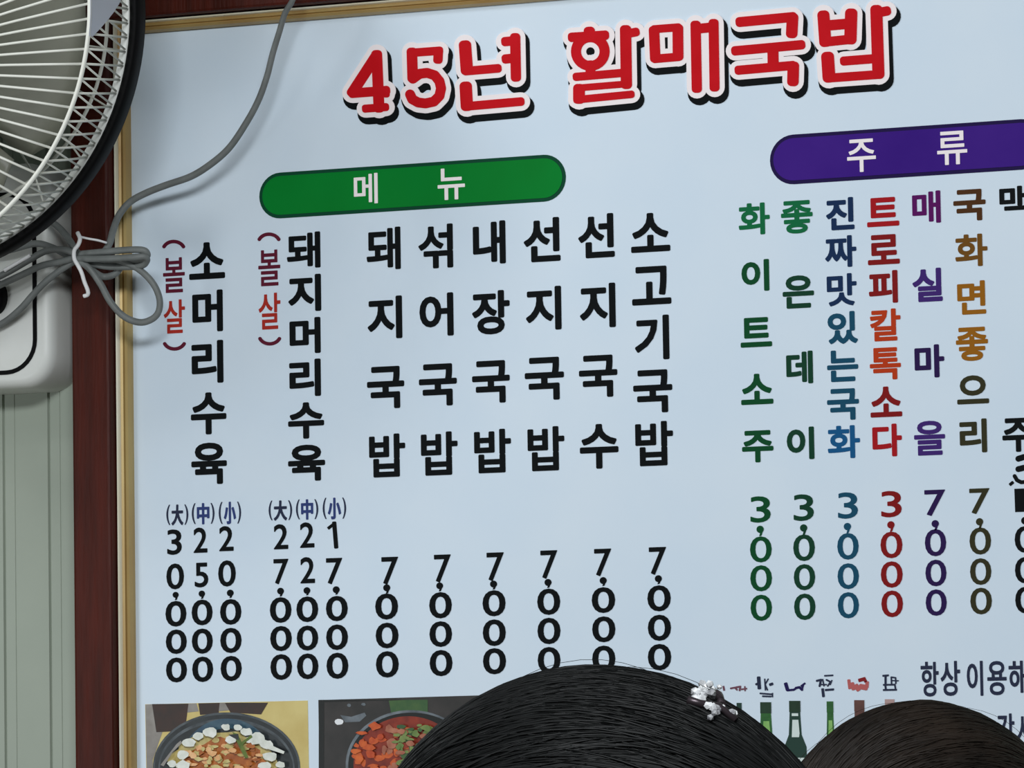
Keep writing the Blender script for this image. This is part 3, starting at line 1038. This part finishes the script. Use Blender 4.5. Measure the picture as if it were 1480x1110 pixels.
# black line framing the control panel
px1 = at(51, 450, BY).x
pz0 = at(20, 541, BY).z
bm = bmesh.new()
for g0, g1 in ((0, 0.0042),):
    ou = rrect(bx0 + (bx1 - px1), pz0, px1 + 0.0018, bz1 - 0.03, 0.034)
    inn = rrect(bx0 + (bx1 - px1) + g1, pz0 + g1, px1 + 0.0018 - g1, bz1 - 0.03 - g1, 0.030)
    n = len(ou)
    vo = [bm.verts.new((x, BY - 0.0012, z)) for x, z in ou]
    vi = [bm.verts.new((x, BY - 0.0012, z)) for x, z in inn]
    wo = [bm.verts.new((x, BY + 0.0004, z)) for x, z in ou]
    wi = [bm.verts.new((x, BY + 0.0004, z)) for x, z in inn]
    for i in range(n):
        j = (i + 1) % n
        bm.faces.new((vo[i], vo[j], vi[j], vi[i]))
        bm.faces.new((vo[i], wo[i], wo[j], vo[j]))
        bm.faces.new((vi[i], vi[j], wi[j], wi[i]))
bmesh.ops.recalc_face_normals(bm, faces=bm.faces[:])
obj('panel_line', bm, M_blk, base, label='black line around the control panel')
# black control dial
dc = at(-6, 430, BY)
bm = bmesh.new()
prev = None
for rx, rz, y in ((0.0135, 0.018, BY + 0.0005), (0.0135, 0.018, BY - 0.008), (0.0115, 0.016, BY - 0.011), (0.004, 0.006, BY - 0.0115)):
    row = [bm.verts.new((dc.x + rx * math.cos(2 * math.pi * k / 32), y, dc.z + rz * math.sin(2 * math.pi * k / 32))) for k in range(32)]
    if prev:
        for k in range(32):
            f = bm.faces.new((prev[k], row[k], row[(k + 1) % 32], prev[(k + 1) % 32]))
            f.smooth = True
    prev = row
bm.faces.new(prev)
bmesh.ops.recalc_face_normals(bm, faces=bm.faces[:])
obj('control_dial', bm, M_blk, base, label='black oval dial')
# neck from base to motor
bm = bmesh.new()
nb = Vector(((bx0 + bx1) / 2, BY + 0.004, bz1 - 0.05))
ne = FC + FN * -0.115 - FV * 0.06
tube(bm, spline([nb, nb + Vector((0, -0.035, 0.02)), ne + Vector((0, 0.01, -0.03)), ne]), 0.024, 16)
obj('neck', bm, M_plast, fan)

# ------------------------------------------------------------------ grey cable with its tied bundle
cable = thing('power_cable', 'grey cable draped over the board corner, tied in loops with a white tie', 'cable', at(110, 372, -0.075))


def W(pts, k=6):
    return spline([at(*p) for p in pts], k)


bm = bmesh.new()
rc = 0.0034
main = [(520, -420, 0.008), (516, -400, -0.002), (505, -330, -0.03), (480, -200, -0.06), (452, -90, -0.07), (432, -30, -0.068), (423, 0, -0.066), (412, 19, -0.062), (404, 45, -0.058), (394, 78, -0.054), (386, 110, -0.052), (373, 146, -0.05), (353.5, 181.6, -0.049), (331, 214, -0.048), (305, 237, -0.047), (276, 255, -0.045), (240, 267.6, -0.041), (211, 279, -0.037), (188, 292, -0.036), (172, 311, -0.042), (163, 334, -0.052), (158, 352, -0.062), (146, 366, -0.07), (112, 371, -0.075)]
P = W(main)
tube(bm, P, [0.0027 + 0.0008 * min(1, max(0, i - 24) / 60) for i in range(len(P))], 10)
for pts in (
    [(108, 368, -0.076), (150, 364, -0.08), (190, 361, -0.08), (208, 362, -0.078), (213, 368, -0.074), (208, 374, -0.07), (185, 376, -0.068), (150, 375, -0.07), (110, 372, -0.074)],
    [(108, 374, -0.08), (150, 374, -0.084), (190, 372, -0.082), (209, 371, -0.078), (212, 377, -0.072), (204, 384, -0.068), (175, 386, -0.066), (145, 384, -0.07), (110, 376, -0.076)],
    [(112, 376, -0.08), (128, 387, -0.078), (145, 410, -0.074), (160, 437, -0.07), (180, 458, -0.066), (205, 466, -0.062), (226, 456, -0.06), (231, 435, -0.06), (222, 411, -0.062), (203, 391, -0.066), (180, 379, -0.07), (150, 372, -0.074), (112, 373, -0.078)],
    [(112, 372, -0.078), (135, 392, -0.07), (150, 400, -0.062), (166, 396, -0.06), (172, 386, -0.062), (150, 378, -0.068), (112, 372, -0.074)],
    [(112, 375, -0.078), (88, 390, -0.076), (64, 409, -0.074), (46, 428, -0.072), (28, 448, -0.07), (2, 468, -0.064), (-40, 486, -0.058), (-70, 490, -0.0575)],
    [(112, 372, -0.08), (88, 378, -0.084), (60, 384, -0.088), (34, 396, -0.092), (0, 412, -0.09), (-40, 430, -0.07), (-70, 436, -0.0575)],
    [(112, 368, -0.08), (92, 361, -0.082), (66, 363, -0.086), (40, 377, -0.092), (0, 399, -0.092), (-40, 412, -0.072), (-72, 412, -0.0575)],
    [(112, 366, -0.078), (99, 345, -0.074), (84, 328, -0.07), (60, 310, -0.066)],
    [(112, 370, -0.074), (96, 368, -0.072), (76, 358, -0.07), (52, 352, -0.07), (20, 360, -0.072), (-40, 374, -0.064), (-70, 380, -0.0575)],
):
    tube(bm, W(pts), rc, 10)
obj('cable_strand', bm, M_cord, cable)
bm = bmesh.new()
tube(bm, W([(112, 336, -0.09), (115.5, 345, -0.092), (113, 354, -0.094), (107.5, 362, -0.094), (107.5, 374, -0.093), (113, 384, -0.09), (118, 394, -0.088), (122, 407, -0.085), (127, 420, -0.082), (126.5, 426, -0.08), (121, 428, -0.08)]), 0.0021, 7)
tube(bm, W([(114, 342, -0.09), (128, 345, -0.086), (142, 347.5, -0.08), (154, 351, -0.072)]), 0.0012, 6)
obj('twist_tie', bm, M_tie, cable, label='white twist tie')
bm = bmesh.new()
tube(bm, W([(6, 391, -0.1), (24, 380.5, -0.098), (44, 369, -0.094)]), 0.0020, 8)  # plain white tube lying over the left strands
obj('white_tube', bm, M_tie, cable, label='short white sleeve')

# ------------------------------------------------------------------ two diners in front of the board
M_skin = mat('skin', (196, 150, 122), 0.5, 0.35, noise=(188, 140, 112), nscale=30)


def blend(shapes, voxel, name, m, parent):
    """fuse capsules and ellipsoids into one continuous surface"""
    bm = bmesh.new()
    for s in shapes:
        if s[0] == 'e':
            _, c, r, rot = s
            mt = Matrix.Translation(c) @ rot.to_4x4() @ Matrix.Diagonal((*r, 1))
            bmesh.ops.create_uvsphere(bm, u_segments=24, v_segments=16, radius=1, matrix=mt)
        else:
            _, a, b, ra, rb = s
            a, b = Vector(a), Vector(b)
            n = 8
            pts, rr = [], []
            d = (b - a)
            L = d.length
            d.normalize()
            for k in range(5):
                an = math.pi / 2 * k / 4
                pts.append(a - d * ra * math.cos(an))
                rr.append(max(1e-4, ra * math.sin(an)))
            for k in range(5):
                an = math.pi / 2 * k / 4
                pts.append(b + d * rb * math.sin(an))
                rr.append(max(1e-4, rb * math.cos(an)))
            tube(bm, pts, rr, 16)
    bmesh.ops.recalc_face_normals(bm, faces=bm.faces[:])
    me = bpy.data.meshes.new(name)
    bm.to_mesh(me)
    bm.free()
    tmp = bpy.data.objects.new('tmp', me)
    COL.objects.link(tmp)
    md = tmp.modifiers.new('r', 'REMESH')
    md.mode = 'VOXEL'
    md.voxel_size = voxel
    sm = tmp.modifiers.new('s', 'SMOOTH')
    sm.factor = 0.5
    sm.iterations = 4
    dg = bpy.context.evaluated_depsgraph_get()
    me2 = bpy.data.meshes.new_from_object(tmp.evaluated_get(dg))
    bpy.data.objects.remove(tmp)
    me2.materials.clear()
    me2.materials.append(m)
    for p in me2.polygons:
        p.use_smooth = True
    me2.name = name
    o = bpy.data.objects.new(name, me2)
    COL.objects.link(o)
    o.parent = parent
    o.matrix_parent_inverse = Matrix.Translation(-pos(parent))
    return o


def person(top, yaw, label, hair_mat, shirt_rgb, hl, hw, tilt, seed, clip_on=False):
    """a seated person; top = crown of the hair, yaw = direction faced (degrees, 0 = +X)"""
    rn = random.Random(seed)
    a = math.radians(yaw)
    f = Vector((math.cos(a), math.sin(a), 0))       # faces
    l = Vector((-math.sin(a), math.cos(a), 0))      # to the person's left
    z = Vector((0, 0, 1))
    root = thing('person', label, 'person', (top.x, top.y, 0))
    hc = top - z * 0.118                              # centre of the skull
    R3 = Matrix((f, l, z)).transposed()

    def q(x, y, zz):
        return hc + f * x + l * y + z * zz
    S = []
    S.append(('e', q(0, 0, 0), (0.093, 0.074, 0.108), R3))
    S.append(('e', q(0.028, 0, -0.055), (0.062, 0.057, 0.068), R3))
    S.append(('e', q(0.052, 0, -0.098), (0.028, 0.026, 0.022), R3))
    S.append(('c', q(0.083, 0, 0.0), q(0.104, 0, -0.036), 0.008, 0.012))
    for sgn in (-1, 1):
        S.append(('e', q(0.098, 0.011 * sgn, -0.041), (0.008, 0.008, 0.007), R3))
        S.append(('e', q(-0.004, 0.075 * sgn, -0.018), (0.018, 0.007, 0.031), R3))
        S.append(('c', q(0.086, 0.02 * sgn, 0.022), q(0.078, 0.046 * sgn, 0.022), 0.008, 0.006))
        S.append(('e', q(0.079, 0.031 * sgn, 0.004), (0.012, 0.013, 0.009), R3))
        S.append(('e', q(0.062, 0.042 * sgn, -0.03), (0.022, 0.02, 0.022), R3))
    S.append(('c', q(0.087, -0.017, -0.068), q(0.087, 0.017, -0.068), 0.008, 0.008))
    S.append(('c', q(0.085, -0.013, -0.078), q(0.085, 0.013, -0.078), 0.008, 0.008))
    nb = q(-0.035, 0, -0.2)
    S.append(('c', q(-0.012, 0, -0.08), nb, 0.054, 0.06))
    hips = Vector((nb.x, nb.y, 0)) - f * 0.05 + z * 0.52
    S.append(('c', hips, nb - z * 0.1, 0.11, 0.1))
    sh, cl, tr = [], [], []
    cl.append(('c', hips + z * 0.03, hips.lerp(nb, 0.55), 0.135, 0.14))
    cl.append(('c', nb - z * 0.115 - l * 0.1, nb - z * 0.115 + l * 0.1, 0.085, 0.085))
    cl.append(('c', nb - z * 0.06 - l * 0.13, nb - z * 0.02, 0.055, 0.07))
    cl.append(('c', nb - z * 0.06 + l * 0.13, nb - z * 0.02, 0.055, 0.07))
    cl.append(('c', hips.lerp(nb, 0.4), hips.lerp(nb, 0.82), 0.15, 0.135))
    tr.append(('c', hips - l * 0.08, hips + l * 0.08, 0.115, 0.115))
    for sgn in (-1, 1):
        s0 = nb + l * (0.18 * sgn) - z * 0.09
        el = s0 + f * 0.09 + l * (0.05 * sgn) - z * 0.25
        wr = el + f * 0.21 - l * (0.07 * sgn) - z * 0.02
        S.append(('c', s0, el, 0.046, 0.038))
        S.append(('c', el, wr, 0.038, 0.026))
        d = (wr - el).normalized()
        pm = wr + d * 0.05
        S.append(('e', pm, (0.045, 0.038, 0.016), R3))
        for k in range(4):
            o_ = (k - 1.5) * 0.019
            L1 = (0.034, 0.04, 0.037, 0.028)[k if sgn > 0 else 3 - k]
            p0 = pm + d * 0.036 + l * o_
            p1 = p0 + d * L1 - z * 0.006
            p2 = p1 + d * L1 * 0.6 - z * 0.022
            S.append(('c', p0, p1, 0.0088, 0.008))
            S.append(('c', p1, p2, 0.008, 0.007))
        t0 = pm - d * 0.02 - l * (0.03 * sgn)
        t1 = t0 + d * 0.03 - l * (0.022 * sgn)
        S.append(('c', t0, t1, 0.011, 0.0095))
        S.append(('c', t1, t1 + d * 0.026, 0.0095, 0.008))
        cl.append(('c', s0, el, 0.062, 0.054))
        cl.append(('c', el, el.lerp(wr, 0.75), 0.054, 0.042))
        h0 = hips + l * (0.085 * sgn)
        kn = h0 + f * 0.42 + l * (0.02 * sgn) - z * 0.01
        ank = Vector((kn.x, kn.y, 0)) + f * 0.02 + z * 0.09
        S.append(('c', h0, kn, 0.075, 0.05))
        S.append(('c', kn, ank, 0.05, 0.034))
        ft = Vector((ank.x, ank.y, 0.033))
        S.append(('c', ft - f * 0.03, ft + f * 0.14, 0.032, 0.03))
        S.append(('c', ank, ft, 0.034, 0.033))
        tr.append(('c', h0, kn, 0.094, 0.068))
        tr.append(('c', kn, ank + z * 0.03, 0.068, 0.052))
        sh.append(('c', ft - f * 0.035 + z * 0.006, ft + f * 0.15 + z * 0.004, 0.039, 0.037))
    body = blend(S, 0.0058, 'body', M_skin, root)
    for sgn in (-1, 1):
        bm = bmesh.new()
        bmesh.ops.create_uvsphere(bm, u_segments=16, v_segments=10, radius=0.0115, matrix=Matrix.Translation(q(0.083, 0.031 * sgn, 0.004)))
        obj('eye', bm, mat('eye_dark', (30, 24, 22), 0.2, 0.5), root, True)
    blend(cl, 0.012, 'shirt', mat('shirt_cloth', shirt_rgb, 0.85, 0.15, bump=0.2, bscale=200), root)
    blend(tr, 0.012, 'trousers', mat('trouser_cloth', (38, 40, 48), 0.85, 0.15), root)
    for s_ in sh:
        blend([s_], 0.008, 'shoe', mat('shoe_leather', (30, 28, 28), 0.5, 0.3), root)

    # hair: a fitted cap plus many combed locks
    HL, HW, HH = hl, hw, 0.118

    def surf(th, ph, g=0.0):
        """th from the crown (deg), ph around (0 = forehead side)"""
        t, p = math.radians(th), math.radians(ph)
        wv = 1 + 0.018 * math.sin(3 * p + seed) * math.sin(t) + 0.012 * math.sin(7 * p + 2 * seed) * math.sin(t)
        x = (HL * wv + g) * math.sin(t) * math.cos(p)
        y = (HW * wv + g) * math.sin(t) * math.sin(p)
        zz = (HH + g) * math.cos(t)
        v = Vector((x, y, zz))
        v.rotate(Matrix.Rotation(math.radians(tilt), 3, 'Y'))
        return q(v.x - 0.004, v.y, v.z)

    bm = bmesh.new()
    NT, NP = 26, 64
    rows = []
    lim = lambda ph: 62 + 62 * (0.5 - 0.5 * math.cos(math.radians(ph))) ** 0.6
    for i in range(NT + 1):
        row = []
        for j in range(NP):
            ph = 360 * j / NP
            row.append(bm.verts.new(surf(max(0.5, lim(ph) * i / NT), ph)))
        rows.append(row)
    for i in range(NT):
        for j in range(NP):
            bm.faces.new((rows[i][j], rows[i][(j + 1) % NP], rows[i + 1][(j + 1) % NP], rows[i + 1][j])).smooth = True
    bm.faces.new(rows[0])
    bmesh.ops.recalc_face_normals(bm, faces=bm.faces[:])
    # locks combed from the forehead over the crown to the back
    def sweep(al, be, g):
        t, p = math.radians(al), math.radians(be)
        x = (HL + g) * math.cos(t)
        y = (HW + g) * math.sin(t) * math.sin(p)
        zz = (HH + g) * math.sin(t) * math.cos(p)
        k_ = 1 + 0.018 * math.sin(3 * math.atan2(y, x) + seed) * math.hypot(x / HL, y / HW) + 0.012 * math.sin(7 * math.atan2(y, x) + 2 * seed) * math.hypot(x / HL, y / HW)
        v = Vector((x * k_, y * k_, zz))
        v.rotate(Matrix.Rotation(math.radians(tilt), 3, 'Y'))
        return q(v.x - 0.004, v.y, v.z)
    for k in range(4200):
        be = rn.uniform(-88, 88)
        a0 = rn.uniform(12, 120)
        a1 = a0 + rn.uniform(25, 55)
        db = rn.uniform(-7, 7)
        g0, g1 = rn.uniform(-0.0012, 0.0009), rn.uniform(-0.0012, 0.0012)
        n = 7
        pts = [sweep(a0 + (a1 - a0) * i / n, be + db * (i / n) ** 1.3, g0 + (g1 - g0) * i / n) for i in range(n + 1)]
        r = rn.uniform(0.0003, 0.0008)
        tube(bm, pts, [max(0.0001, r * math.sin(math.pi * min(1, 0.06 + 0.9 * i / n))) for i in range(n + 1)], 4)
    for k in range(8):                                   # stray hairs
        be, a0, lift = rn.uniform(-70, 70), rn.uniform(30, 110), rn.uniform(0.002, 0.0045)
        n = 8
        pts = [sweep(a0 + 36 * i / n, be + 6 * i / n, 0.0012 + lift * math.sin(math.pi * i / n)) for i in range(n + 1)]
        tube(bm, pts, 0.00014, 3)
    hair = obj('hair', bm, hair_mat, root, True)
    return root, surf, hair


def hair_material(name, dark, light, sc):
    m = mat(name, dark, 0.48, 0.16, noise=light, nscale=sc)
    return m


H1 = hair_material('hair_black', (8, 9, 9), (17, 18, 18), 14)
H2 = hair_material('hair_dark_brown', (14, 13, 12), (44, 36, 30), 16)
vx = math.degrees(math.atan2(RT.y, RT.x))                 # direction of the picture's right
top1 = dep(843, 965.5, 1.9)
p1, surf1, hair1 = person(top1, vx + 180 - 12, 'person with black hair and a sparkling hair clip, in front of the food photos', H1, (70, 74, 86), 0.109, 0.089, 0, 11)
top2 = dep(1319, 1014.5, 2.75)
p2, surf2, hair2 = person(top2, vx + 180 + 24, 'person with brownish black hair and no clip, in front of the bottle pictures', H2, (96, 84, 76), 0.098, 0.096, 0, 23)

# sparkling hair clip on the nearer person
tree = BVHTree.FromObject(hair1, bpy.context.evaluated_depsgraph_get())


def on_hair(px, py, lift):
    d = (dep(px, py, 1.0) - CAM).normalized()
    h = tree.ray_cast(CAM, d)
    if h[0] is None:
        h = tree.find_nearest(dep(px, py, 1.9))
    p = h[0]
    return p + (p - (top1 - Vector((0, 0, 0.118)))).normalized() * lift


bm = bmesh.new()
rn = random.Random(5)
for cx, cy, sx, sy, cnt in ((1020, 1003, 15, 9, 34), (1008, 1011, 10, 5, 10), (1031, 1029, 9, 8, 14), (1057, 1034, 5, 5, 5)):
    for _ in range(cnt):
        px, py = cx + sx * rn.gauss(0, 0.5), cy + sy * rn.gauss(0, 0.5)
        r = rn.uniform(0.0009, 0.0021)
        bmesh.ops.create_icosphere(bm, subdivisions=1, radius=r, matrix=Matrix.Translation(on_hair(px, py, rn.uniform(0.0, 0.003))) @ Matrix.Rotation(rn.random() * 3, 4, 'X'))
hc = obj('hair_clip', bm, mat('clip_stone', (226, 228, 228), 0.2, 0.6, noise=(112, 112, 116), nscale=160), hair1, label='sparkling pale stones')
bm = bmesh.new()
tube(bm, [on_hair(*p_, 0.0008) for p_ in ((992, 1014), (1010, 1020), (1038, 1024), (1062, 1044))], 0.0018, 8)
tube(bm, [on_hair(*p_, 0.0008) for p_ in ((1012, 994), (1026, 1000), (1038, 1008), (1042, 1022))], 0.0018, 8)
obj('clip_bar', bm, mat('clip_metal', (60, 52, 56), 0.35, 0.5, metal=0.6), hair1)
